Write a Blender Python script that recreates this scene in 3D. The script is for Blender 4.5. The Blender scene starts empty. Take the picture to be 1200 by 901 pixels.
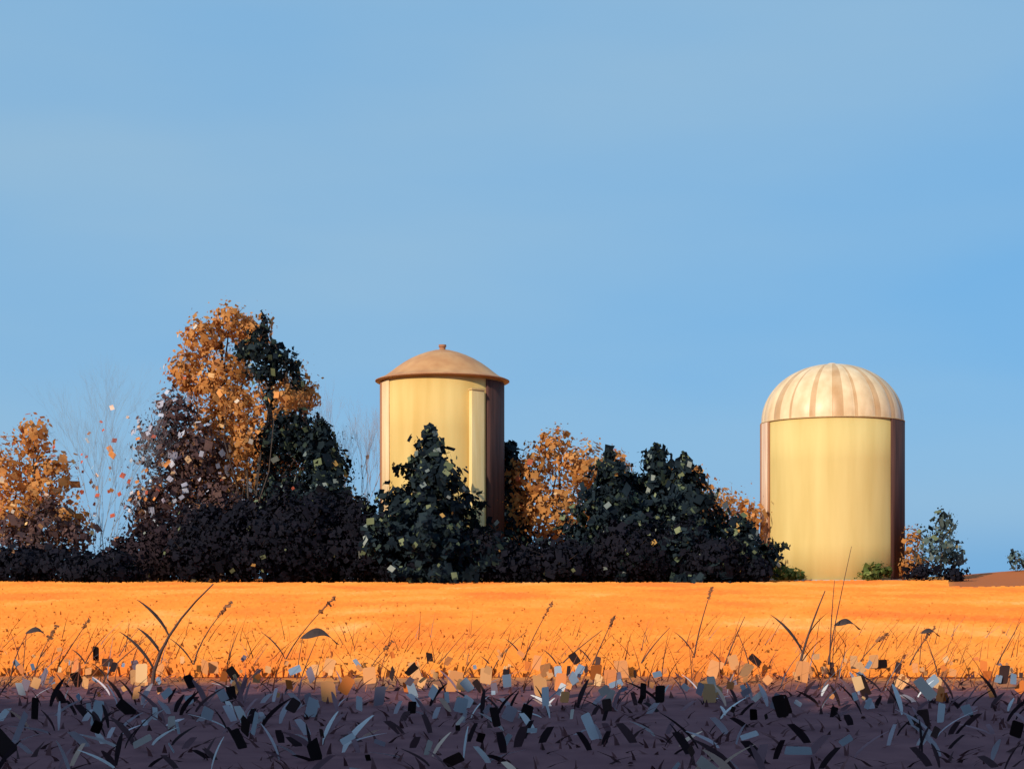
import bpy, math, random
import numpy as np
from mathutils import Vector, Matrix
rng = np.random.default_rng(7); random.seed(7)
scene = bpy.context.scene
scene.view_settings.view_transform = 'Standard'
scene.view_settings.look = 'None'
scene.view_settings.exposure = 0
COL = scene.collection
CAMH = 1.7; F = 1667.0; HZ = 650.0
SUN_AZ = math.radians(37); SUN_EL = math.radians(25)

# ---------------------------------------------------------------- camera
cam = bpy.data.cameras.new("camera"); cam.lens = 50; cam.sensor_width = 36
cam.shift_y = (HZ-450.5)/1200.0; cam.clip_end = 9000
co = bpy.data.objects.new("camera", cam); co.location = (0, 0, CAMH)
co.rotation_euler = (math.pi/2, 0, 0); COL.objects.link(co); scene.camera = co

def wx(px, d): return (px-600.0)/F*d
def wz(py, d): return CAMH-(py-HZ)/F*d

# ---------------------------------------------------------------- world
w = bpy.data.worlds.new("World"); scene.world = w; w.use_nodes = True
nt = w.node_tree; nt.nodes.clear(); N = nt.nodes.new; L = nt.links.new
out = N('ShaderNodeOutputWorld'); bg = N('ShaderNodeBackground'); bg.inputs[1].default_value = 0.1
sky = N('ShaderNodeTexSky'); sky.sky_type = 'NISHITA'; sky.sun_disc = False
sky.sun_elevation = SUN_EL; sky.sun_rotation = math.pi+SUN_AZ
tc = N('ShaderNodeTexCoord')
mp = N('ShaderNodeMapping'); mp.inputs['Rotation'].default_value = (0, math.radians(20), 0); mp.inputs['Location'].default_value = (.2, 0, .35)
mp.inputs['Scale'].default_value = (1.3, 1.3, 5.2); L(tc.outputs['Generated'], mp.inputs[0])
no = N('ShaderNodeTexNoise'); no.inputs['Scale'].default_value = 1.5; no.inputs['Detail'].default_value = 4
no.inputs['Roughness'].default_value = 0.42; L(mp.outputs[0], no.inputs['Vector'])
sx = N('ShaderNodeSeparateXYZ'); L(tc.outputs['Generated'], sx.inputs[0])
# thin high haze is thicker higher up and toward the west
m0 = N('ShaderNodeMath'); m0.operation = 'MULTIPLY_ADD'; m0.inputs[1].default_value = .62; m0.inputs[2].default_value = .19; L(no.outputs['Fac'], m0.inputs[0])
m1 = N('ShaderNodeMath'); m1.operation = 'MULTIPLY_ADD'; m1.inputs[1].default_value = .55; L(sx.outputs['Z'], m1.inputs[0]); L(m0.outputs[0], m1.inputs[2])
m2 = N('ShaderNodeMath'); m2.operation = 'MULTIPLY_ADD'; m2.inputs[1].default_value = -.09; L(sx.outputs['X'], m2.inputs[0]); L(m1.outputs[0], m2.inputs[2])
rp = N('ShaderNodeValToRGB'); rp.color_ramp.elements[0].position = 0.43; rp.color_ramp.elements[1].position = 0.76
rp.color_ramp.elements[0].color = (1.60, 4.40, 7.9, 1); rp.color_ramp.elements[1].color = (3.1, 5.25, 7.3, 1)
L(m2.outputs[0], rp.inputs[0])
mx = N('ShaderNodeMix'); mx.data_type = 'RGBA'; mx.inputs[0].default_value = 0.86
L(sky.outputs[0], mx.inputs[6]); L(rp.outputs[0], mx.inputs[7])
L(mx.outputs[2], bg.inputs[0]); L(bg.outputs[0], out.inputs[0])

sd = bpy.data.lights.new("sun", 'SUN'); sd.energy = 4.6; sd.angle = math.radians(0.5); sd.color = (1.0, 0.86, 0.66)
so = bpy.data.objects.new("sun", sd); COL.objects.link(so)
ld = Vector((math.sin(SUN_AZ)*math.cos(SUN_EL), math.cos(SUN_AZ)*math.cos(SUN_EL), -math.sin(SUN_EL)))
so.rotation_euler = ld.to_track_quat('-Z', 'Y').to_euler(); so.location = (-20, -20, 30)

# ---------------------------------------------------------------- materials
def newmat(name):
    m = bpy.data.materials.new(name); m.use_nodes = True; t = m.node_tree
    return m, t, t.nodes['Principled BSDF']
def ramp(t, stops, const=False):
    r = t.nodes.new('ShaderNodeValToRGB'); cr = r.color_ramp
    if const: cr.interpolation = 'CONSTANT'
    while len(cr.elements) < len(stops): cr.elements.new(0.5)
    for e, (p, c) in zip(cr.elements, stops): e.position = p; e.color = (*c, 1)
    return r
def leaf_mat(name, stops, clump=(0.45, 1.35), nscale=0.7, trans=0.25, const=True, patches=None):
    m, t, b = newmat(name); n = t.nodes; l = t.links
    g = n.new('ShaderNodeNewGeometry'); r = ramp(t, stops, const); l.new(g.outputs['Random Per Island'], r.inputs[0])
    colr = r.outputs[0]
    if patches:   # broad drifts of colour across the land
        sc, pst, fac = patches
        mpn = n.new('ShaderNodeMapping'); mpn.inputs['Scale'].default_value = sc; l.new(g.outputs['Position'], mpn.inputs[0])
        pn = n.new('ShaderNodeTexNoise'); pn.inputs['Scale'].default_value = 1; pn.inputs['Detail'].default_value = 3; pn.inputs['Distortion'].default_value = .8
        l.new(mpn.outputs[0], pn.inputs['Vector']); pr = ramp(t, pst); l.new(pn.outputs['Fac'], pr.inputs[0])
        px_ = n.new('ShaderNodeMix'); px_.data_type = 'RGBA'; px_.inputs[0].default_value = fac
        l.new(colr, px_.inputs[6]); l.new(pr.outputs[0], px_.inputs[7]); colr = px_.outputs[2]
    nz = n.new('ShaderNodeTexNoise'); nz.inputs['Scale'].default_value = nscale; nz.inputs['Detail'].default_value = 2
    l.new(g.outputs['Position'], nz.inputs['Vector'])
    mr = n.new('ShaderNodeMapRange'); mr.inputs[1].default_value = 0.35; mr.inputs[2].default_value = 0.65
    mr.inputs[3].default_value = clump[0]; mr.inputs[4].default_value = clump[1]; l.new(nz.outputs['Fac'], mr.inputs[0])
    mm = n.new('ShaderNodeVectorMath'); mm.operation = 'SCALE'; l.new(colr, mm.inputs[0]); l.new(mr.outputs[0], mm.inputs['Scale'])
    l.new(mm.outputs[0], b.inputs['Base Color']); b.inputs['Roughness'].default_value = 0.9
    b.inputs['Specular IOR Level'].default_value = 0.04
    tr = n.new('ShaderNodeBsdfTranslucent'); l.new(mm.outputs[0], tr.inputs[0])
    ms = n.new('ShaderNodeMixShader'); ms.inputs[0].default_value = trans
    l.new(b.outputs[0], ms.inputs[1]); l.new(tr.outputs[0], ms.inputs[2]); l.new(ms.outputs[0], n['Material Output'].inputs[0])
    return m
def surf_mat(name, c1, c2, scale=(1, 1, 1), ns=2.0, rough=0.7, bump=0.0, metal=0.0, spec=.25):
    m, t, b = newmat(name); n = t.nodes; l = t.links
    tcn = n.new('ShaderNodeTexCoord'); mpn = n.new('ShaderNodeMapping'); mpn.inputs['Scale'].default_value = scale
    l.new(tcn.outputs['Object'], mpn.inputs[0])
    nz = n.new('ShaderNodeTexNoise'); nz.inputs['Scale'].default_value = ns; nz.inputs['Detail'].default_value = 5
    l.new(mpn.outputs[0], nz.inputs['Vector'])
    r = ramp(t, [(0.3, c1), (0.7, c2)]); l.new(nz.outputs['Fac'], r.inputs[0]); l.new(r.outputs[0], b.inputs['Base Color'])
    b.inputs['Roughness'].default_value = rough; b.inputs['Metallic'].default_value = metal
    b.inputs['Specular IOR Level'].default_value = spec
    if bump:
        bp = n.new('ShaderNodeBump'); bp.inputs['Strength'].default_value = bump; bp.inputs['Distance'].default_value = 0.1
        l.new(nz.outputs['Fac'], bp.inputs['Height']); l.new(bp.outputs[0], b.inputs['Normal'])
    return m

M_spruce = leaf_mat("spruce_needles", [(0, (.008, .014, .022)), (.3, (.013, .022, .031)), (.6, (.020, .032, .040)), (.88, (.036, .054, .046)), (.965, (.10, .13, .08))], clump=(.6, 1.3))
M_orange = leaf_mat("autumn_leaves", [(0, (.62, .27, .08)), (.3, (.66, .31, .10)), (.6, (.69, .35, .13)), (.86, (.54, .24, .09)), (.975, (.34, .18, .09)), (.985, (.76, .54, .32))], clump=(.74, 1.06), trans=.42)
M_mauve = leaf_mat("mauve_leaves", [(0, (.11, .066, .072)), (.4, (.145, .087, .088)), (.70, (.19, .11, .10)), (.86, (.08, .056, .068)), (.94, (.34, .18, .10))], clump=(.7, 1.15), trans=.35)
M_dark = leaf_mat("shade_dark_leaves", [(0, (.011, .012, .020)), (.4, (.013, .013, .022)), (.75, (.014, .014, .022)), (.96, (.018, .017, .026))], clump=(.92, 1.1), trans=.25)  # shade at the tree bases put into the leaf colour
M_brown_l = leaf_mat("shade_brown_leaves", [(0, (.032, .022, .030)), (.4, (.038, .026, .034)), (.8, (.046, .031, .038))], clump=(.8, 1.2), trans=.3)  # tree-base shade put into a browner leaf colour
M_grey = leaf_mat("grey_green_leaves", [(0, (.07, .105, .12)), (.4, (.10, .15, .15)), (.75, (.16, .21, .2)), (.93, (.4, .3, .14))])
M_green = leaf_mat("green_leaves", [(0, (.08, .12, .03)), (.4, (.14, .18, .05)), (.75, (.22, .24, .08)), (.92, (.5, .35, .1))])
M_rust = leaf_mat("rust_leaves", [(0, (.45, .10, .06)), (.4, (.60, .24, .08)), (.65, (.7, .5, .4)), (.8, (.6, .68, .8))])
A_pale = leaf_mat("pale_lilac_leaves", [(0, (.50, .50, .62)), (.4, (.60, .62, .74)), (.7, (.42, .36, .44)), (.85, (.62, .40, .24))], clump=(.8, 1.1))
A_olive = leaf_mat("olive_leaf_tips", [(0, (.15, .18, .10)), (.35, (.22, .26, .15)), (.6, (.18, .23, .23)), (.8, (.28, .32, .30)), (.93, (.50, .30, .10))], clump=(.8, 1.1))
A_rust = leaf_mat("bright_leaf_tips", [(0, (.80, .50, .24)), (.4, (.70, .30, .10)), (.75, (.45, .12, .06)), (.88, (.7, .6, .5))], clump=(.9, 1.1))
M_bark = surf_mat("bark", (.04, .03, .028), (.09, .065, .055), (1, 1, .2), 6, .9, .4)
M_twig = surf_mat("twig_bark", (.22, .29, .38), (.30, .36, .44), (1, 1, .2), 6, .9)
M_mtwig = surf_mat("mauve_twig_bark", (.26, .17, .16), (.34, .24, .21), (1, 1, .2), 6, .9)

# ---------------------------------------------------------------- mesh helpers
def mesh_obj(name, V, Fc, mats, parent=None, smooth=False, mi=None, loc=(0, 0, 0), vn=None):
    me = bpy.data.meshes.new(name); me.from_pydata([tuple(v) for v in V], [], [tuple(f) for f in Fc])
    for m in (mats if isinstance(mats, (list, tuple)) else [mats]): me.materials.append(m)
    if mi is not None: me.polygons.foreach_set('material_index', mi)
    if smooth or vn is not None: me.polygons.foreach_set('use_smooth', [True]*len(me.polygons))
    me.update()
    if vn is not None: me.normals_split_custom_set_from_vertices([tuple(v) for v in vn])
    o = bpy.data.objects.new(name, me); COL.objects.link(o); o.location = loc
    if parent: o.parent = parent
    return o
def thing(name, loc, label, cat, group=None, rotz=0):
    e = bpy.data.objects.new(name, None); e.empty_display_size = .5; e.location = loc; e.rotation_euler = (0, 0, rotz)
    COL.objects.link(e); e["label"] = label; e["category"] = cat
    if group: e["group"] = group
    return e
def norm(a): return a/np.maximum(np.linalg.norm(a, axis=1, keepdims=True), 1e-6)
def dabs(P, Nn, sz, asp=1.4, jit=.6, wantn=False, spread=.42):
    """leaf-sized faces at P, facing roughly Nn"""
    n = len(P); j = rng.normal(0, jit, (n, 3)); nn = norm(Nn+j)
    r = rng.normal(0, 1, (n, 3)); u = norm(np.cross(nn, r)); v = np.cross(nn, u)
    s = np.asarray(sz)*np.exp(rng.normal(0, spread, n))
    a = u*(s*asp/2)[:, None]; b = v*(s/2)[:, None]
    k = rng.uniform(.5, 1, (n, 1))
    V = np.stack([P-a*.95-b*k, P+a*.8-b, P+a+b*k, P-a*.8+b], 1).reshape(-1, 3)
    Fc = np.arange(4*n).reshape(-1, 4)
    if wantn: return V, Fc, np.repeat(norm(norm(Nn)+j*.22), 4, axis=0)
    return V, Fc
def cat(parts):
    V = []; Fc = []; o = 0
    for p in parts: V.append(p[0]); Fc.append(np.asarray(p[1])+o); o += len(p[0])
    return np.concatenate(V), np.concatenate(Fc)
def tube(pts, rad, k=6):
    pts = [Vector(p) for p in pts]; V = []; Fc = []
    for i, p in enumerate(pts):
        d = (pts[min(i+1, len(pts)-1)]-pts[max(i-1, 0)]).normalized()
        a = d.orthogonal().normalized(); b = d.cross(a)
        for j in range(k):
            t = 2*math.pi*j/k; V.append(p+(a*math.cos(t)+b*math.sin(t))*rad[i])
    for i in range(len(pts)-1):
        for j in range(k):
            Fc.append((i*k+j, i*k+(j+1) % k, (i+1)*k+(j+1) % k, (i+1)*k+j))
    return np.array(V), np.array(Fc)
def limb(a, b, r0, r1, k=6, wob=.06, n=5):
    a = np.array(a, float); b = np.array(b, float); Ls = np.linalg.norm(b-a)
    pts = [a+(b-a)*t+(rng.normal(0, wob*Ls, 3)*math.sin(math.pi*t)) for t in np.linspace(0, 1, n)]
    return tube(pts, [r0+(r1-r0)*t for t in np.linspace(0, 1, n)], k)

def blob_points(c, r, n):
    d = norm(rng.normal(0, 1, (n, 3)))
    ph = rng.uniform(0, 6.3, 6)
    lump = 1+.20*np.sin(d[:, 0]*5+ph[0])*np.sin(d[:, 2]*6+ph[1])+.16*np.sin(d[:, 0]*11+ph[2]+d[:, 1]*7)*np.sin(d[:, 2]*12+ph[3])
    rad = rng.uniform(0.15, 1, n)**.5*lump
    tail = rng.random(n) < .40; rad = np.where(tail, rad*(1+np.abs(rng.normal(0, .22, n))), rad)
    return np.array(c)+d*np.array(r)*rad[:, None], d, tail
def leafy(name, px, d, blobs, mat, label, catg, dens=1.0, size=.18, trunk_mat=None, group=None, tr=.22, jit=.5, acc=None):
    """blobs measured at distance d: (x,y,rx,ry); acc = (material, leaves per square metre, size)"""
    X = wx(px, d); base = thing(name, (X, d, 0), label, catg, group)
    parts = []; lim = []; s = d/F; mi = []
    zs = []
    for bi, (bx, by, rx, ry) in enumerate(blobs):
        c = np.array([wx(bx, d)-X, rng.uniform(-.6, .6), wz(by, d)]); r = np.array([rx*s, rx*s*.85, ry*s])
        area = rx*s*ry*s; n = int(dens*area*80/(size/.36)**2)
        P, Nn, tl = blob_points(c, r, n)
        keep = P[:, 2] > .02
        sz = np.where(tl, size*.45, size)
        parts.append(dabs(P[keep], Nn[keep], sz[keep], 1.35, jit, True)); mi += [0]*int(keep.sum())
        if acc:
            na = int(area*acc[1]*2)+1; dd = norm(rng.normal(0, 1, (na, 3))); PA = c+dd*r*rng.uniform(.98, 1.18, (na, 1))
            ka = PA[:, 2] > .2; parts.append(dabs(PA[ka], dd[ka], acc[2], 1.3, .25, True, .28)); mi += [1]*int(ka.sum())
        z0 = min(max(.4, c[2]*.35), 2.5)
        if c[2] > 1:
            lim.append(limb((0, 0, z0), c, tr*.5, tr*.12, 5)); zs.append(c[2])
            for q in range(9):   # fine twigs reaching past the leaves
                dv = norm(rng.normal(0, 1, (1, 3)))[0]; dv[2] = abs(dv[2])*.8+.1
                lim.append(limb(c, c+dv*r*rng.uniform(.9, 1.3), .025, .005, 3, .05, 3))
    top = max(zs) if zs else .6
    lim.append(limb((0, 0, -.1), (0, 0, top), tr, tr*.15, 7, .02))
    mesh_obj("trunk", *cat(lim), trunk_mat or M_bark, base, True)
    mesh_obj("crown", *cat(parts), [mat]+([acc[0]] if acc else []), base, mi=mi, vn=np.concatenate([p[2] for p in parts]))
    return base
def conifer(name, px, d, top, halfw, label, group=None, size=.18, dens=1.0, low=.2, powr=.85, mat=None, lean=0, nacc=90):
    X = wx(px, d); s = d/F; H = wz(top, d); R = halfw*s
    base = thing(name, (X, d, 0), label, "tree", group)
    P = []; Nn = []; br = []; PA = []; NA = []
    tiers = int(H*3.2*dens); ph = rng.uniform(0, 6.3, 3)
    for k in range(tiers):
        t = (k+rng.random())/tiers; z = low+(H-low)*t
        for j in range(int(4+8*(1-t))):
            az = rng.uniform(0, 2*math.pi)
            irr = 1+.22*math.sin(az*2+ph[0]+z*.8)+.15*math.sin(z*2.6+ph[1]+az)
            Lb = R*(1-t)**powr*rng.uniform(.5, 1.22)*irr+.12
            m = int(9+Lb*15); q = rng.uniform(.1, 1, m)**.75
            dx, dy = math.cos(az), math.sin(az)
            rise = rng.uniform(-.05, .50)
            p = np.stack([dx*q*Lb, dy*q*Lb, z+rise*Lb*q*q-.22*q*Lb*(1-q)], 1)
            p += rng.normal(0, .19, (m, 3))*np.array([1, 1, .9])*(.4+.6*min(1, Lb))
            P.append(p); Nn.append(np.tile([dx*.9, dy*.9, .4], (m, 1)))
            PA.append((dx*(Lb+.1), dy*(Lb+.1), z+rise*Lb)); NA.append((dx, dy, .2))
            if j < 3: br.append(limb((0, 0, z), (dx*Lb*.95, dy*Lb*.95, z+rise*Lb*.9), .03, .008, 4, .02, 3))
    m = 30; zt = H+rng.uniform(-1.2, .3, m); P.append(np.stack([rng.normal(0, .08, m), rng.normal(0, .08, m), zt], 1)); Nn.append(np.tile([0, -1., .3], (m, 1)))
    P = np.concatenate(P); Nn = np.concatenate(Nn); keep = P[:, 2] > .03
    P[:, 0] += lean*P[:, 2]
    V, Fc, vn = dabs(P[keep], Nn[keep], size, 1.8, .5, True); nf = len(Fc)
    idx = rng.choice(len(PA), min(nacc, len(PA)), replace=False); PA = np.array(PA)[idx]; NA = np.array(NA)[idx]; ka = PA[:, 2] > .3
    VA, FA, vA = dabs(PA[ka], NA[ka], .24, 1.35, .25, True, .3)
    V, Fc = cat([(V, Fc), (VA, FA)])
    br.append(tube([(0, 0, -.1), (0, 0, H*.5), (lean*H, 0, H*.99)], [.18, .1, .015], 7))
    mesh_obj("trunk", *cat(br), M_bark, base, True)
    mesh_obj("crown", V, Fc, [mat or M_spruce, A_olive], base, mi=[0]*nf+[1]*len(FA), vn=np.concatenate([vn, vA]))
    return base
def bare(name, px, d, top, spread, label, nleaf=0, seed=1, mat=None, r0=.07, depth=5, lmat=None, ls=.16):
    rs = random.Random(seed); X = wx(px, d); H = wz(top, d); parts = []; tips = []
    base = thing(name, (X, d, 0), label, "tree")
    def grow(p, dr, ln, r, k):
        q = p+dr*ln; mid = (p+q)/2+Vector((rs.uniform(-1, 1), rs.uniform(-1, 1), 0))*ln*.05
        parts.append(tube([p, mid, q], [r, r*.8, r*.6], 4 if k < 3 else 5))
        if k <= 3: tips.append(q)
        if k == 0: return
        for i in range(rs.choice([2, 3, 3])):
            nd = (dr+Vector((rs.uniform(-1, 1), rs.uniform(-1, 1), rs.uniform(-.1, .6)))*spread).normalized()
            grow(p+(q-p)*rs.uniform(.55, 1), nd, ln*rs.uniform(.6, .85), r*.6, k-1)
    for i in range(5):
        grow(Vector((rs.uniform(-.4, .4), rs.uniform(-.4, .4), -.1)), Vector((rs.uniform(-.3, .3), rs.uniform(-.2, .2), 1)).normalized(), H*.33, r0, depth)
    V, Fc = cat(parts); zmax = V[:, 2].max(); V[:, 2] *= H/zmax
    mesh_obj("trunk", V, Fc, mat or M_twig, base, True)
    if nleaf:
        tp = np.array([tuple(rs.choice(tips)) for _ in range(nleaf)]); tp[:, 2] *= H/zmax*rng.uniform(.35, .95, nleaf); tp += rng.normal(0, .15, tp.shape)
        mesh_obj("crown", *dabs(tp, np.tile([-.4, -1., .3], (nleaf, 1)), ls, 1.3, .3, False, .3), lmat or M_rust, base)
    return base

# ---------------------------------------------------------------- ground
SH = 19.7   # where the ploughed strip meets the golden field
GOLD = [(.30, (.80, .20, .045)), (.43, (.84, .26, .050)), (.53, (.86, .305, .055)), (.63, (.88, .36, .085)), (.74, (.90, .47, .17))]
PSC = (.20, .10, .2)
xs = np.concatenate([np.linspace(-3000, -90, 14), np.linspace(-80, 80, 81), np.linspace(90, 3000, 14)])
ys = np.concatenate([np.linspace(-300, -10, 6), np.linspace(-5, 40, 91), np.linspace(41, 140, 100), np.linspace(150, 5000, 30)])
def gz(x, y):
    z = 0.0
    if 5 < y < 30: z += .035*math.sin(x*2.1+y*.7)*math.sin(y*2.7+x*.3)
    if y > 104: z -= (y-104)*.035
    if y > 80: z += .85*math.exp(-((x-39)/8)**2-((y-97)/7)**2)
    return z
V = [(x, y, gz(x, y)) for y in ys for x in xs]; nx = len(xs)
Fc = [(j*nx+i, j*nx+i+1, (j+1)*nx+i+1, (j+1)*nx+i) for j in range(len(ys)-1) for i in range(nx-1)]
gm, t, b = newmat("field_soil"); n = t.nodes; l = t.links
g = n.new('ShaderNodeNewGeometry'); sp = n.new('ShaderNodeSeparateXYZ'); l.new(g.outputs['Position'], sp.inputs[0])
nz = n.new('ShaderNodeTexNoise'); nz.inputs['Scale'].default_value = .8; nz.inputs['Detail'].default_value = 6; l.new(g.outputs['Position'], nz.inputs['Vector'])
ma = n.new('ShaderNodeMath'); ma.operation = 'MULTIPLY_ADD'; ma.inputs[1].default_value = 4.0; l.new(nz.outputs['Fac'], ma.inputs[0]); l.new(sp.outputs['Y'], ma.inputs[2])
mr = n.new('ShaderNodeMapRange'); mr.inputs[1].default_value = SH+.2; mr.inputs[2].default_value = SH+3.0; l.new(ma.outputs[0], mr.inputs[0])
mpg = n.new('ShaderNodeMapping'); mpg.inputs['Scale'].default_value = PSC; l.new(g.outputs['Position'], mpg.inputs[0])
nz2 = n.new('ShaderNodeTexNoise'); nz2.inputs['Scale'].default_value = 1; nz2.inputs['Detail'].default_value = 3; nz2.inputs['Distortion'].default_value = .8; l.new(mpg.outputs[0], nz2.inputs['Vector'])
gold = ramp(t, GOLD); l.new(nz2.outputs['Fac'], gold.inputs[0])
nz3 = n.new('ShaderNodeTexNoise'); nz3.inputs['Scale'].default_value = 2.2; nz3.inputs['Detail'].default_value = 5; l.new(g.outputs['Position'], nz3.inputs['Vector'])
soil = ramp(t, [(.3, (.115, .050, .066)), (.7, (.18, .080, .096))]); l.new(nz3.outputs['Fac'], soil.inputs[0])
mx1 = n.new('ShaderNodeMix'); mx1.data_type = 'RGBA'; l.new(mr.outputs[0], mx1.inputs[0]); l.new(soil.outputs[0], mx1.inputs[6]); l.new(gold.outputs[0], mx1.inputs[7])
mr2 = n.new('ShaderNodeMapRange'); mr2.inputs[1].default_value = 74; mr2.inputs[2].default_value = 77; l.new(ma.outputs[0], mr2.inputs[0])
mxy = n.new('ShaderNodeMath'); mxy.operation = 'MULTIPLY_ADD'; mxy.inputs[1].default_value = -.303; l.new(sp.outputs['Y'], mxy.inputs[0]); l.new(sp.outputs['X'], mxy.inputs[2])
mr3 = n.new('ShaderNodeMapRange'); mr3.inputs[1].default_value = -.4; mr3.inputs[2].default_value = .8; l.new(mxy.outputs[0], mr3.inputs[0])
mn = n.new('ShaderNodeMath'); mn.operation = 'MINIMUM'; l.new(mr2.outputs[0], mn.inputs[0]); l.new(mr3.outputs[0], mn.inputs[1])
mx2 = n.new('ShaderNodeMix'); mx2.data_type = 'RGBA'; l.new(mn.outputs[0], mx2.inputs[0]); l.new(mx1.outputs[2], mx2.inputs[6]); mx2.inputs[7].default_value = (.46, .14, .05, 1)
l.new(mx2.outputs[2], b.inputs['Base Color']); b.inputs['Roughness'].default_value = .95; b.inputs['Specular IOR Level'].default_value = .05
bp = n.new('ShaderNodeBump'); bp.inputs['Strength'].default_value = .15; bp.inputs['Distance'].default_value = .05; l.new(nz3.outputs['Fac'], bp.inputs['Height']); l.new(bp.outputs[0], b.inputs['Normal'])
o = mesh_obj("ground", V, Fc, gm, smooth=True); o["kind"] = "structure"; o["label"] = "golden field with a dark ploughed strip of soil"; o["category"] = "ground"

# ---------------------------------------------------------------- grass ribbons
def ribbons(x, y, h, wd, lean, az, yaw, segs=2, z=0.0, tip=.15, curl=1.0, droop=0, belly=0, blunt=.25):
    n = len(x); V = np.zeros((n, segs+1, 2, 3))
    for s in range(segs+1):
        q = s/segs; off = lean*q**(1+curl*.6)
        cx = x+np.cos(az)*off; cy = y+np.sin(az)*off; cz = z+h*(q*(1+droop)-droop*q*q*1.6)
        ww = wd*((1-(1-tip)*q) if not belly else (blunt+(1-blunt)*math.sin(math.pi*min(1, q*.92+.06))))/2
        V[:, s, 0] = np.stack([cx-np.cos(yaw)*ww, cy-np.sin(yaw)*ww, cz-ww*.6*droop], 1)
        V[:, s, 1] = np.stack([cx+np.cos(yaw)*ww, cy+np.sin(yaw)*ww, cz+ww*1.1*droop], 1)
    V = V.reshape(-1, 3); b0 = np.arange(n)*(segs+1)*2; Fc = []
    for s in range(segs):
        a = b0+2*s; Fc.append(np.stack([a, a+1, a+3, a+2], 1))
    return V, np.concatenate(Fc)
def scatter(n, y0, y1, bias=1.0):
    u = rng.random(n)**bias; y = y0+(y1-y0)*u; hw = y*.40+2
    return rng.uniform(-1, 1, n)*hw, y
# golden field
gmat = leaf_mat("golden_grass", [(0, (.85, .29, .055)), (.4, (.87, .33, .065)), (.75, (.82, .25, .05)), (.96, (.90, .44, .14))], clump=(.97, 1.02), nscale=.25, trans=.25,
                patches=(PSC, GOLD, .82))
n1 = 85000; x, y = scatter(n1, SH+.1, 90, 1.35)
keep = ~((y > 89) & (np.abs(x-21.4) < 5)) & ~((x-.303*y > .2) & (y > 72+1.0*np.sin(x))); x = x[keep]; y = y[keep]; n1 = len(x)
h = rng.uniform(.08, .18, n1)*(1-.2*(y > 50)); wd = .055+y*.0030
V1 = ribbons(x, y, h, wd, rng.uniform(0, .12, n1), rng.uniform(0, 6.3, n1), rng.normal(-.35, .08, n1), 1, tip=.6)
bn = norm(np.array([[-.36, -.70, .62]])+rng.normal(0, .11, (n1, 3)))
o = mesh_obj("golden_grass", *V1, gmat, vn=np.repeat(bn, 4, axis=0)); o["kind"] = "stuff"; o["label"] = "golden orange dry grass covering the field"; o["category"] = "grass"
# dark stubble
dmat = leaf_mat("dark_stubble", [(0, (.10, .045, .055)), (.3, (.14, .062, .072)), (.6, (.19, .085, .096)), (.85, (.06, .03, .036))], clump=(.85, 1.1), nscale=1, trans=.15)
n2 = 2600; x, y = scatter(n2, 8, SH+.8, .8)
V2 = ribbons(x, y, rng.uniform(.03, .11, n2), rng.uniform(.02, .06, n2), rng.uniform(0, .25, n2), rng.uniform(0, 6.3, n2), rng.normal(0, .6, n2), 2)
o = mesh_obj("dark_stubble", *V2, dmat); o["kind"] = "stuff"; o["label"] = "dark purple dry stubble on ploughed soil"; o["category"] = "stubble"
# long flat blades crossing each other, in loose tufts
amat = leaf_mat("crossing_blades", [(0, (.03, .018, .024)), (.34, (.07, .038, .048)), (.46, (.28, .17, .21)), (.64, (.50, .46, .54)), (.84, (.66, .68, .74)), (.95, (.7, .50, .42))], clump=(.85, 1.1), nscale=1, trans=.15)
tx_, ty_ = scatter(160, 10.3, 17.5, .8); n3 = 340; k_ = rng.integers(0, 160, n3)
x = tx_[k_]+rng.normal(0, .25, n3); y = ty_[k_]+rng.normal(0, .15, n3); dirs = np.where(rng.random(n3) < .5, 0, math.pi)
V3 = ribbons(x, y, rng.uniform(.08, .36, n3), .018+.055*rng.random(n3)**1.5, rng.uniform(.05, .38, n3), dirs+rng.normal(0, .5, n3), rng.normal(0, .4, n3), 6, tip=.1, curl=.5, droop=.15, belly=1)
n5 = 160; x, y = scatter(n5, 10.8, 16.3, .8); dirs = np.where(rng.random(n5) < .5, 0, math.pi)
V5 = ribbons(x, y, rng.uniform(.06, .2, n5), rng.uniform(.04, .10, n5), rng.uniform(.03, .16, n5), dirs+rng.normal(0, .4, n5), rng.normal(0, .3, n5), 4, z=.02, curl=.2, droop=.1, belly=1, blunt=.75)
o = mesh_obj("crossing_blades", *cat([V3, V5]), amat); o["kind"] = "stuff"; o["label"] = "long crossing dry blades above dark soil"; o["category"] = "grass"
# thin brown stems in front of the gold
bmat = leaf_mat("brown_stems", [(0, (.07, .028, .025)), (.35, (.16, .055, .035)), (.65, (.36, .12, .05)), (.92, (.14, .15, .2))], trans=.1)
n4 = 1500; x, y = scatter(n4, SH-2.0, SH+8.0, 1.5)
lean = rng.uniform(.05, .6, n4); az = np.where(rng.random(n4) < .85, 0, math.pi)+rng.normal(.1, .5, n4)
V4 = ribbons(x, y, .12+.55*rng.random(n4)**1.7, rng.uniform(.007, .022, n4), lean, az, rng.normal(0, .4, n4), 4, curl=.8)
o = mesh_obj("dry_stems", *V4, bmat); o["kind"] = "stuff"; o["label"] = "thin brown dry grass stems along the field edge"; o["category"] = "grass"
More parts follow.
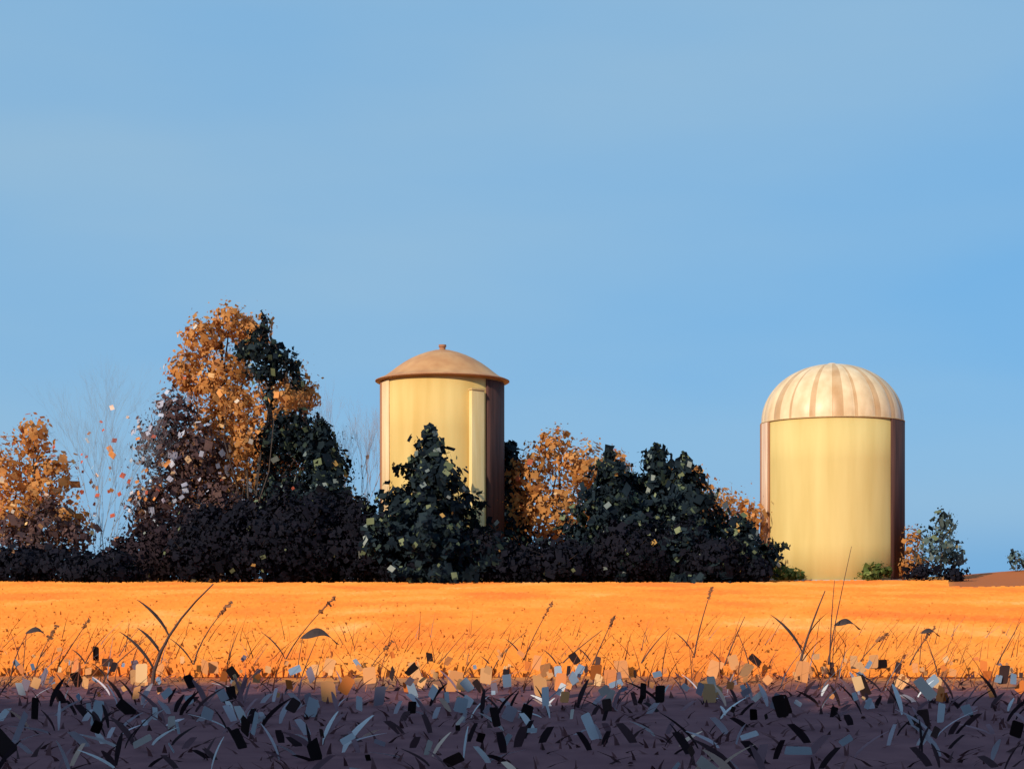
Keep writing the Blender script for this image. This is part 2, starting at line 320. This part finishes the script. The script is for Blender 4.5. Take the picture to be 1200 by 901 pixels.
# broken leaves
def chips(P, sw, sh, tilt, yaw):
    Vv = []; Ff = []
    c = .2
    out8 = [(-1+c, -1), (1-c, -1), (1, -1+c), (1, 1-c), (1-c, 1), (-1+c, 1), (-1, 1-c), (-1, -1+c)]
    for i in range(len(P)):
        ty = Vector((math.sin(tilt[i]), 0, math.cos(tilt[i]))); tx = Vector((math.cos(tilt[i]), 0, -math.sin(tilt[i])))
        R = Matrix.Rotation(yaw[i], 3, 'Z') @ Matrix.Rotation(random.uniform(-.3, .45), 3, 'X')
        o0 = len(Vv); sk = random.uniform(-.15, .15)
        for (a, bb) in out8:
            j = random.uniform(.9, 1.07)
            p = R @ (tx*((a+sk*bb)*sw[i]/2*j)+ty*(bb*sh[i]/2*j)); Vv.append(Vector(P[i])+p)
        Ff.append(tuple(range(o0, o0+8)))
    return Vv, Ff
def chip_obj(name, n, y0, y1, zr, sw, asp, mat, label, tilt=.5, bias=1, pw=1.5):
    x, y = scatter(n, y0, y1, bias); z = rng.uniform(*zr, n)
    s = sw[0]+(sw[1]-sw[0])*rng.random(n)**pw
    z = np.maximum(z, s*.6)
    v, f = chips(np.stack([x, y, z], 1), s, s*rng.uniform(*asp, n), rng.normal(.1, tilt, n), rng.normal(-.25, .35, n))
    o = mesh_obj(name, v, f, mat); o["kind"] = "stuff"; o["label"] = label; o["category"] = "leaves"
cream = leaf_mat("peach_dry_leaf", [(0, (.66, .29, .12)), (.3, (.68, .35, .16)), (.52, (.64, .22, .08)), (.70, (.62, .18, .045)), (.86, (.68, .42, .22))], clump=(.9, 1.05), trans=.1)
blue = leaf_mat("grey_dry_leaf", [(0, (.40, .44, .52)), (.4, (.58, .62, .70)), (.75, (.28, .24, .30)), (.9, (.55, .50, .48))], clump=(.8, 1.1), trans=.2)
litblue = leaf_mat("slate_dry_leaf", [(0, (.17, .24, .36)), (.5, (.24, .32, .44)), (.8, (.16, .13, .18))], clump=(.8, 1.1), trans=.1)
black = leaf_mat("black_dry_leaf", [(0, (.018, .012, .014)), (.5, (.035, .022, .024)), (.8, (.06, .035, .035))], trans=.05)
chip_obj("peach_leaves", 95, 15.6, SH, (.05, .26), (.08, .19), (1.1, 1.6), cream, "peach, tan and orange broken dry leaves at the field edge", .25, .7, 1.0)
chip_obj("peach_leaves", 130, 16.0, SH+1.0, (.05, .34), (.04, .10), (.9, 1.5), cream, "small peach and orange leaf scraps at the field edge", .5, .8)
chip_obj("slate_leaves", 55, 16.2, SH+.3, (.05, .3), (.04, .12), (1.1, 2.2), litblue, "slate blue broken dry leaves at the field edge", .6)
chip_obj("grey_leaves", 50, 13.8, 16.2, (.05, .25), (.05, .13), (1.1, 2.6), blue, "pale grey blue broken leaves on dark soil", .6)
chip_obj("grey_leaves", 35, 10.8, 14.0, (.04, .2), (.03, .10), (1.8, 3.6), blue, "pale grey blue broken leaves on dark soil", .8)
chip_obj("black_leaves", 90, 10.8, SH+.8, (.05, .3), (.04, .13), (1.2, 2.4), black, "black broken leaves on dark soil", .6)

# individual tall stalks
M_stalk = surf_mat("dark_stalk", (.05, .03, .03), (.11, .06, .05), (1, 1, 1), 8, .8)
M_bleaf = surf_mat("dark_stalk_leaf", (.02, .015, .018), (.06, .04, .04), (1, 1, 1), 8, .8)
M_seed = surf_mat("seed_head", (.16, .06, .03), (.30, .13, .06), (1, 1, 1), 20, .9)
def stalk(px, d, top, dx, label, r=.012, leaves=2, head=True):
    X = wx(px, d); H = wz(top, d); s = d/F
    e = thing("tall_grass", (X, d, 0), label, "grass", "tall dry stalks at the field edge")
    pw = random.uniform(.9, 1.9)
    pts = [Vector((dx*s*q**pw, 0, -.03+(H+.03)*q)) for q in np.linspace(0, 1, 7)]
    mesh_obj("stem", *tube(pts, [r*(1-.7*q) for q in np.linspace(0, 1, 7)], 6), M_stalk, e, True)
    for i in range(leaves):
        q = pts[1+i]; sg = 1 if random.random() < .6 else -1; Ll = H*random.uniform(.35, .65)
        Vv = []; Ff = []
        for k in range(7):
            u = k/6; w_ = (.009 if r < .015 else .018)*math.sin(math.pi*min(1, u*.85+.12))
            c = q+Vector((sg*Ll*.6*u**1.2, -.05*u, Ll*(.95*u-.25*u*u)))
            Vv += [c+Vector((w_, 0, w_*.5)), c+Vector((-w_, -.01, -w_*.5))]
            if k: Ff.append((2*k-2, 2*k-1, 2*k+1, 2*k))
        mesh_obj("leaf", Vv, Ff, M_bleaf, e, True)
    if head:
        P = []
        a, bq = pts[5], pts[6]; a0 = random.uniform(-.6, .4)
        for k in range(34):
            u = random.random(); c = a.lerp(bq, a0+(1.05-a0)*u); P.append(c+Vector((random.gauss(0, .006), random.gauss(0, .006), random.gauss(0, .01))))
        mesh_obj("seed_head", *dabs(np.array([tuple(p) for p in P]), np.tile([0, -1., 0], (34, 1)), .017, 2.2, .5), M_seed, e)
    return e
lab = "tall dark dry stalk with seed head at the field edge"; lab2 = "thin dark leaning dry blade at the field edge"
stalk(178, 18.5, 684, 72, "thick dark leaning stalk with long leaf above stubble", .03, 3, False)
stalk(933, 19.0, 692, 34, "thick dark upright stalk with bent leaf above stubble", .022, 3, False)
stalk(968, 20.0, 640, 30, "tall slender brown stem with seed head", .010, 1, False)
for i, (px, top, dx, d) in enumerate([(40, 735, 26, 19.5), (12, 742, 20, 19), (60, 726, 44, 20), (95, 742, 30, 20), (120, 750, 50, 19), (225, 705, 46, 20), (262, 742, 16, 20), (330, 700, 62, 21), (352, 738, 24, 19.5), (575, 738, 44, 20), (610, 705, 38, 21), (648, 738, 58, 20.5), (690, 722, 30, 20.5), (880, 736, -18, 20),
                       (745, 735, 40, 20), (812, 690, 22, 21.5), (845, 722, 28, 20), (1062, 735, 34, 20), (1160, 728, 36, 20), (500, 742, 44, 20), (430, 752, 30, 19.5), (972, 680, 6, 19.8), (1000, 742, 40, 20), (1100, 745, -16, 19.5)]):
    hd = i % 5 in (0, 2); stalk(px, d, top, dx, lab if hd else lab2, .009+.006*random.random(), 1+(i % 3 == 0), hd)
# dark curled leaf blades held up on stalks
for px, py, d, sc in [(370, 748, 19.5, 1.0), (40, 742, 19.5, .6), (990, 733, 20, .7), (1088, 742, 20, .5)]:
    X = wx(px, d); H = wz(py, d); e = thing("curled_leaf_plant", (X, d, 0), "dry plant with one dark curled leaf", "plant", "dry plants with curled leaves")
    mesh_obj("stem", *tube([(-.26*sc, 0, -.02), (-.23*sc, 0, H*.5), (-.18*sc, 0, H)], [.007, .006, .004], 5), M_stalk, e, True)
    Vv = []; Ff = []
    for k in range(13):   # S-shaped leaf with a pointed, lifted tip
        u = k/12; w_ = (.070*math.sin(math.pi*u**.75)**1.3+.002)*sc
        c = Vector((sc*(-.2+.5*u), 0, H+sc*(.10*math.sin(math.pi*u*1.3)-.03*math.sin(math.pi*2*u))))
        Vv += [c+Vector((-.02*sc, .02, w_*.8)), c+Vector((.03*sc, -.03, -w_*.7))]
        if k: Ff.append((2*k-2, 2*k-1, 2*k+1, 2*k))
    mesh_obj("leaf", Vv, Ff, M_bleaf, e, True)

# ---------------------------------------------------------------- silos
def arc_shell(R, a0, a1, z0, z1, segs, th=.08, nz_=1):
    """closed curved plate; angle 0 faces local -Y, positive toward +X"""
    V = []; Fc = []
    for rr in (R, R-th):
        for k in range(nz_+1):
            z = z0+(z1-z0)*k/nz_
            for i in range(segs+1):
                a = a0+(a1-a0)*i/segs; V.append((rr*math.sin(a), -rr*math.cos(a), z))
    m = segs+1; o2 = m*(nz_+1)
    for k in range(nz_):
        for i in range(segs):
            Fc.append((k*m+i, k*m+i+1, (k+1)*m+i+1, (k+1)*m+i)); Fc.append((o2+k*m+i+1, o2+k*m+i, o2+(k+1)*m+i, o2+(k+1)*m+i+1))
        Fc.append((k*m, (k+1)*m, o2+(k+1)*m, o2+k*m)); Fc.append((k*m+segs, o2+k*m+segs, o2+(k+1)*m+segs, (k+1)*m+segs))
    for i in range(segs):
        Fc.append((i+1, i, o2+i, o2+i+1)); t_ = nz_*m; Fc.append((t_+i, t_+i+1, o2+t_+i+1, o2+t_+i))
    return V, Fc
def lathe(prof, segs, mod=None):
    V = []; Fc = []
    for k, (r, z) in enumerate(prof):
        for i in range(segs):
            a = 2*math.pi*i/segs; rr = r*(mod(a, k) if mod else 1); V.append((rr*math.sin(a), -rr*math.cos(a), z))
    for k in range(len(prof)-1):
        for i in range(segs):
            Fc.append((k*segs+i, k*segs+(i+1) % segs, (k+1)*segs+(i+1) % segs, (k+1)*segs+i))
    return V, Fc
M_wall = surf_mat("yellow_silo_wall", (.57, .42, .155), (.67, .52, .22), (1.0, 1.0, .12), .9, .75, .04)
M_wall2 = surf_mat("golden_silo_wall", (.56, .37, .12), (.68, .50, .20), (1.0, 1.0, .12), .9, .75, .04)
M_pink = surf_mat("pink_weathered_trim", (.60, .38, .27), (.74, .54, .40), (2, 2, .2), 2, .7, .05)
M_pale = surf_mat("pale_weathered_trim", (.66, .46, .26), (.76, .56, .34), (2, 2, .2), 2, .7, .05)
M_chute = surf_mat("yellow_cream_chute", (.68, .52, .24), (.76, .62, .33), (2, 2, .2), 2, .7, .05)
M_shade = surf_mat("painted_shade_brown", (.045, .020, .018), (.10, .042, .034), (3, 3, .15), 2, .8, .05)  # shaded side of the silos, painted as dark brown
M_rust2 = surf_mat("rust_brown_trim", (.28, .12, .07), (.42, .20, .10), (3, 3, .15), 2, .8, .05)
M_tanrim = surf_mat("tan_rim", (.50, .33, .16), (.62, .44, .24), (3, 3, .15), 2, .8, .05)
M_domel = surf_mat("cream_dome_panel", (.62, .43, .24), (.80, .61, .39), (1, 1, .5), 1.4, .40, .03, 0, .4)
M_domet = surf_mat("tan_dome_panel", (.46, .27, .13), (.58, .39, .22), (1, 1, .5), 1.4, .45, .03, 0, .3)
M_roof = surf_mat("golden_brown_roof", (.42, .19, .075), (.58, .32, .14), (1, 1, 1), .9, .5, .04)
M_conc = surf_mat("concrete", (.35, .32, .3), (.45, .42, .38), (1, 1, 1), 4, .9, .2)

# domed silo
d = 95.0; X = wx(975, d); R = 81/F*d; zr = wz(496, d); zt = wz(428, d)
s1 = thing("domed_silo", (X, d, 0), "round yellow silo with ribbed cream dome beside low bushes", "silo", None, -math.atan2(X, d))
mesh_obj("wall", *arc_shell(R, -math.pi, math.pi, -.2, zr, 96, .25, 4), M_wall, s1, True)
prof = []
for k in range(33):
    a = k/32*math.pi/2; prof.append((max(.03, (R-.02)*math.cos(a)**.95), zr+.05+(zt-zr)*math.sin(a)))
G = 20
def dm(a, k): return 1+.016*(abs(math.sin(a*G/2))**.6)*min(1, (32-k)/6)
V_, F_ = lathe(prof, G*14, dm)
mi = []
wid = [random.choice([2, 2, 4, 7]) for _ in range(G)]
for k in range(32):
    for i in range(G*14):
        gi = i//14; ph = i % 14
        mi.append(1 if ph < wid[gi]-(1 if k > 22 else 0) else 0)
dome = mesh_obj("roof", V_, F_, [M_domel, M_domet], s1, True, mi)
mesh_obj("cap", *lathe([(.32, zt+.0), (.34, zt+.08), (.2, zt+.13), (.02, zt+.15)], 20), M_domel, dome, True)
mesh_obj("rim", *arc_shell(R+.10, -math.pi, math.pi, zr-.01, zr+.035, 96, .2), M_tanrim, s1, True)
mesh_obj("foundation", *arc_shell(R+.2, -math.pi, math.pi, -.3, .12, 96, .4), M_conc, s1, True)
o = mesh_obj("side_or_shade_panel", *arc_shell(R+.09, -math.radians(112), -math.radians(61), 0, zr-.03, 10, .09), M_pink, s1, True); o["label"] = "pink weathered side panel"
o = mesh_obj("side_seam", *arc_shell(R+.12, -math.radians(61), -math.radians(59.2), 0, zr-.03, 3, .11), M_rust2, s1, True)
o = mesh_obj("side_seam", *arc_shell(R+.12, -math.radians(86), -math.radians(77), 0, zr-.03, 3, .11), M_rust2, s1, True)
o = mesh_obj("side_or_shade_panel", *arc_shell(R+.09, math.radians(53), math.radians(118), 0, zr-.03, 12, .09), M_shade, s1, True); o["label"] = "dark brown strip painted for the shaded side"  # shade of the side turned from the sun, put on as a dark plate
# silo with bell roof
d = 93.0; X = wx(518.5, d); R = 71/F*d; zr = wz(448, d); zt = wz(410, d)
s2 = thing("capped_silo", (X, d, 0), "tall golden silo with tan bell roof among trees", "silo", None, -math.atan2(X, d))
mesh_obj("wall", *arc_shell(R, -math.pi, math.pi, -.2, zr, 96, .25, 4), M_wall2, s2, True)
RR = R+.40; prof = [(R-.1, zr-.02), (RR-.04, zr-.02), (RR, zr+.05), (RR-.02, zr+.08)]
for u, v in [(.96, .05), (.91, .085), (.86, .14), (.79, .25), (.70, .40), (.60, .55), (.49, .69), (.37, .81), (.25, .905), (.13, .975)]:
    prof.append((RR*u, zr+.05+(zt-zr-.05)*v))
prof.append((.03, zt))
roof = mesh_obj("roof", *lathe(prof, 96, lambda a, k: 1+(.006*abs(math.sin(a*9)) if k > 3 else 0)), M_roof, s2, True)
mesh_obj("vent_cap", *lathe([(.20, zt-.1), (.20, zt+.18), (.25, zt+.19), (.25, zt+.33), (.02, zt+.335)], 16), M_rust2, roof)
mesh_obj("eave_rim", *arc_shell(RR+.02, -math.pi, math.pi, zr+.02, zr+.075, 96, .06), M_rust2, s2, True)
o = mesh_obj("side_or_shade_panel", *arc_shell(R+.09, -math.radians(112), -math.radians(58), 0, zr-.12, 10, .09), M_pale, s2, True); o["label"] = "pale weathered side panel"
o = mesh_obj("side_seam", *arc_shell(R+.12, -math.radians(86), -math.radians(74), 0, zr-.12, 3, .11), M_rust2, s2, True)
o = mesh_obj("side_or_shade_panel", *arc_shell(R+.09, math.radians(44), math.radians(118), 0, zr-.12, 12, .09), M_shade, s2, True); o["label"] = "dark maroon strip painted for the shaded side"  # shade to the right of the chute, put on as a dark plate
o = mesh_obj("chute", *arc_shell(R+.42, math.radians(25), math.radians(37), 0, zr-.95, 8, .47), M_chute, s2); o["label"] = "pale vertical ladder chute"
M_door = surf_mat("chute_trim", (.5, .34, .14), (.6, .42, .2), (3, 3, .15), 2, .8)
mesh_obj("hood", *arc_shell(R+.48, math.radians(24.3), math.radians(37.7), zr-.93, zr-.82, 8, .52), M_door, o)

# ---------------------------------------------------------------- trees
GS = "dark spruces along the field"
leafy("autumn_tree", 40, 92, [(42, 515, 22, 26), (8, 552, 34, 38), (60, 565, 32, 38), (25, 600, 52, 36), (80, 610, 26, 24)], M_orange, "orange autumn tree with rounded ragged crown", "tree", .75, acc=(A_rust, 3, .26))
leafy("mauve_tree", 45, 90, [(10, 620, 34, 24), (55, 618, 36, 28), (88, 628, 24, 22), (62, 592, 12, 12), (30, 645, 60, 26)], M_mauve, "low mauve brown tree before orange leaves", "tree", .75, acc=(A_rust, 2, .22))
leafy("shrub", 30, 86, [(20, 664, 60, 26), (80, 664, 45, 24), (-20, 662, 30, 30)], M_dark, "low shrub coloured dark for the shade under the trees", "shrub", 1.5, .17, group="dark shrubs standing in for shade at the tree bases")  # dark shrub stands in for the shade at the tree base
bare("bare_tree", 118, 92, 408, .36, "thin bare tree with few rust leaves", 70, 5, None, .030, 6, None, .24)
leafy("autumn_tree", 258, 99, [(268, 378, 26, 24), (238, 400, 26, 28), (296, 394, 24, 28), (218, 436, 24, 30), (262, 450, 44, 46), (335, 462, 36, 34), (360, 466, 18, 18), (262, 510, 50, 50), (330, 520, 45, 50), (275, 580, 80, 60)], M_orange, "tall orange autumn tree behind dark spruce", "tree", .9, tr=.35, acc=(A_rust, 1.6, .27))
leafy("mauve_tree", 222, 96, [(206, 484, 26, 30), (194, 524, 34, 38), (236, 540, 36, 44), (205, 585, 52, 46), (262, 596, 44, 46), (176, 600, 26, 36)], M_mauve, "mauve brown broadleaf tree with pale lilac dabs", "tree", .9, acc=(A_pale, 4.5, .27))
leafy("spruce_tree", 318, 95.5, [(309, 380, 6, 16), (303, 396, 14, 14), (310, 414, 28, 16), (334, 428, 22, 17), (286, 410, 16, 14), (310, 438, 26, 12), (348, 446, 10, 16), (318, 466, 10, 14), (350, 500, 30, 20), (326, 520, 32, 26), (364, 525, 34, 26), (384, 548, 30, 30), (330, 580, 40, 46), (370, 600, 55, 46)], M_spruce, "tall ragged dark evergreen with orange showing through", "tree", 1.05, .18, acc=(A_olive, 1.6, .25))
leafy("autumn_tree", 292, 93.5, [(286, 478, 14, 26), (340, 468, 22, 14), (286, 522, 14, 30), (266, 468, 14, 18)], M_orange, "orange autumn branches hanging before a dark evergreen", "tree", .7, .17, tr=.12, acc=(A_rust, 3, .24))
conifer("spruce_tree", 378, 91, 494, 50, "short wide dark spruce", GS, .18, 1.0, powr=.7)
bare("bare_shrub", 425, 97, 445, .28, "mauve bare shrub beside the golden silo", 30, 9, M_mtwig, .035, 6, M_rust, .18)
conifer("spruce_tree", 503, 84, 504, 88, "dark spruce in front of the golden silo", GS, .18, 1.1, powr=.85, nacc=150)
conifer("spruce_tree", 598, 95, 520, 28, "slim dark spruce beside the golden silo", GS, .18, 1.1, powr=.5, nacc=40)
leafy("autumn_tree", 655, 94, [(650, 524, 24, 24), (622, 560, 30, 38), (684, 550, 38, 30), (650, 605, 60, 40), (604, 605, 25, 34), (718, 552, 24, 24)], M_orange, "orange autumn tree between dark spruces", "tree", .85, acc=(A_rust, 2, .25))
leafy("autumn_tree", 830, 94, [(790, 574, 38, 26), (832, 596, 48, 30), (874, 612, 22, 26), (812, 560, 16, 14)], M_orange, "low orange autumn tree behind dark spruces", "tree", .8, acc=(A_rust, 2, .25))
conifer("spruce_tree", 714, 86, 530, 78, "dark pointed spruce before an orange tree", GS, .18, 1.1, powr=.95)
conifer("spruce_tree", 768, 88, 524, 74, "dark spruce in the middle of a row", GS, .18, 1.1, powr=.80)
conifer("spruce_tree", 802, 86, 536, 80, "dark spruce leaning over low bushes", GS, .18, 1.1, powr=.90)
conifer("spruce_tree", 742, 87, 560, 60, "broad dark spruce in the middle of a row", GS, .18, 1.0, powr=.75)
conifer("spruce_tree", 868, 85, 608, 46, "short dark spruce beside the yellow silo", GS, .18, 1.2, powr=.75)
# shade under the trees, built as dark understorey shrubs one by one
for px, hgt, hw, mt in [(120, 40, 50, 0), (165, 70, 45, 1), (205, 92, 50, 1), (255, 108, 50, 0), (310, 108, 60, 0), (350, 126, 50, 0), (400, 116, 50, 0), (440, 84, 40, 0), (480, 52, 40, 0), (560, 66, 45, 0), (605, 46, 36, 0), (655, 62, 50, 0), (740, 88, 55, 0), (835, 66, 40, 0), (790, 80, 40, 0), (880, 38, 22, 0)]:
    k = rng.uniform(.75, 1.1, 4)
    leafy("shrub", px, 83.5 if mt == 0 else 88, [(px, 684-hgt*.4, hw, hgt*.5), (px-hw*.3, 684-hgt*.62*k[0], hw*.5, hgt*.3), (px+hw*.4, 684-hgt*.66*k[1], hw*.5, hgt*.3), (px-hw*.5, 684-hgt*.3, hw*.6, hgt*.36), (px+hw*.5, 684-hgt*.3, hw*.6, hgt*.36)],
          [M_dark, M_brown_l][mt], ["low shrub coloured dark for the shade under the trees", "brown shrub coloured for the shade under the trees"][mt], "shrub", 1.05, .17, group=["dark shrubs standing in for shade at the tree bases", "brown shrubs standing in for shade under the trees"][mt], tr=.12, acc=(A_olive, .35, .2))
# right-hand bushes
leafy("bush", 1075, 92, [(1072, 635, 14, 22), (1068, 662, 20, 20)], M_orange, "small orange bush beside the yellow silo", "bush", .6, .16, tr=.08)
leafy("bush", 1102, 91, [(1108, 614, 14, 18), (1095, 642, 26, 26), (1120, 648, 14, 20)], M_grey, "grey green bush beside the yellow silo", "bush", .65, .17, tr=.08, acc=(A_olive, 3, .24))
leafy("bush", 1080, 89, [(1080, 670, 24, 12), (1118, 674, 18, 10)], M_dark, "dark low bush on the field edge", "bush", 1.2, .17, tr=.06)
leafy("bush", 920, 90, [(918, 672, 20, 9), (935, 674, 10, 6)], M_green, "small green bush at the silo base", "bush", 1.2, .16, tr=.05)
leafy("bush", 1030, 90, [(1028, 668, 18, 10), (1015, 674, 14, 7)], M_green, "small pale green bush at the silo base", "bush", 1.0, .16, tr=.05)
leafy("bush", 1192, 96, [(1192, 656, 8, 12), (1202, 658, 9, 13)], M_grey, "small lone bush on the brown rise", "bush", 1.2, .17, tr=.05)

# ---------------------------------------------------------------- unseen hedge added behind the viewpoint to cast the long shade
EDGE = 16.1
yh = -5.0; hh = (EDGE-yh)/math.cos(SUN_AZ)*math.tan(SUN_EL)
m = 9000; xx = rng.uniform(-48, 14, m); hloc = hh-.4+.3*np.sin(xx*.9)+.4*np.sin(xx*2.3+1)
P = np.stack([xx, yh+rng.normal(0, .35, m), rng.random(m)**.9*hloc], 1)
o = mesh_obj("shade_hedge", *dabs(P, np.tile([-.5, -1., .2], (m, 1)), .9, 1.3, .4, False, .15), M_dark); o["kind"] = "stuff"; o["label"] = "tall unseen hedge added to shade the foreground"; o["category"] = "hedge"
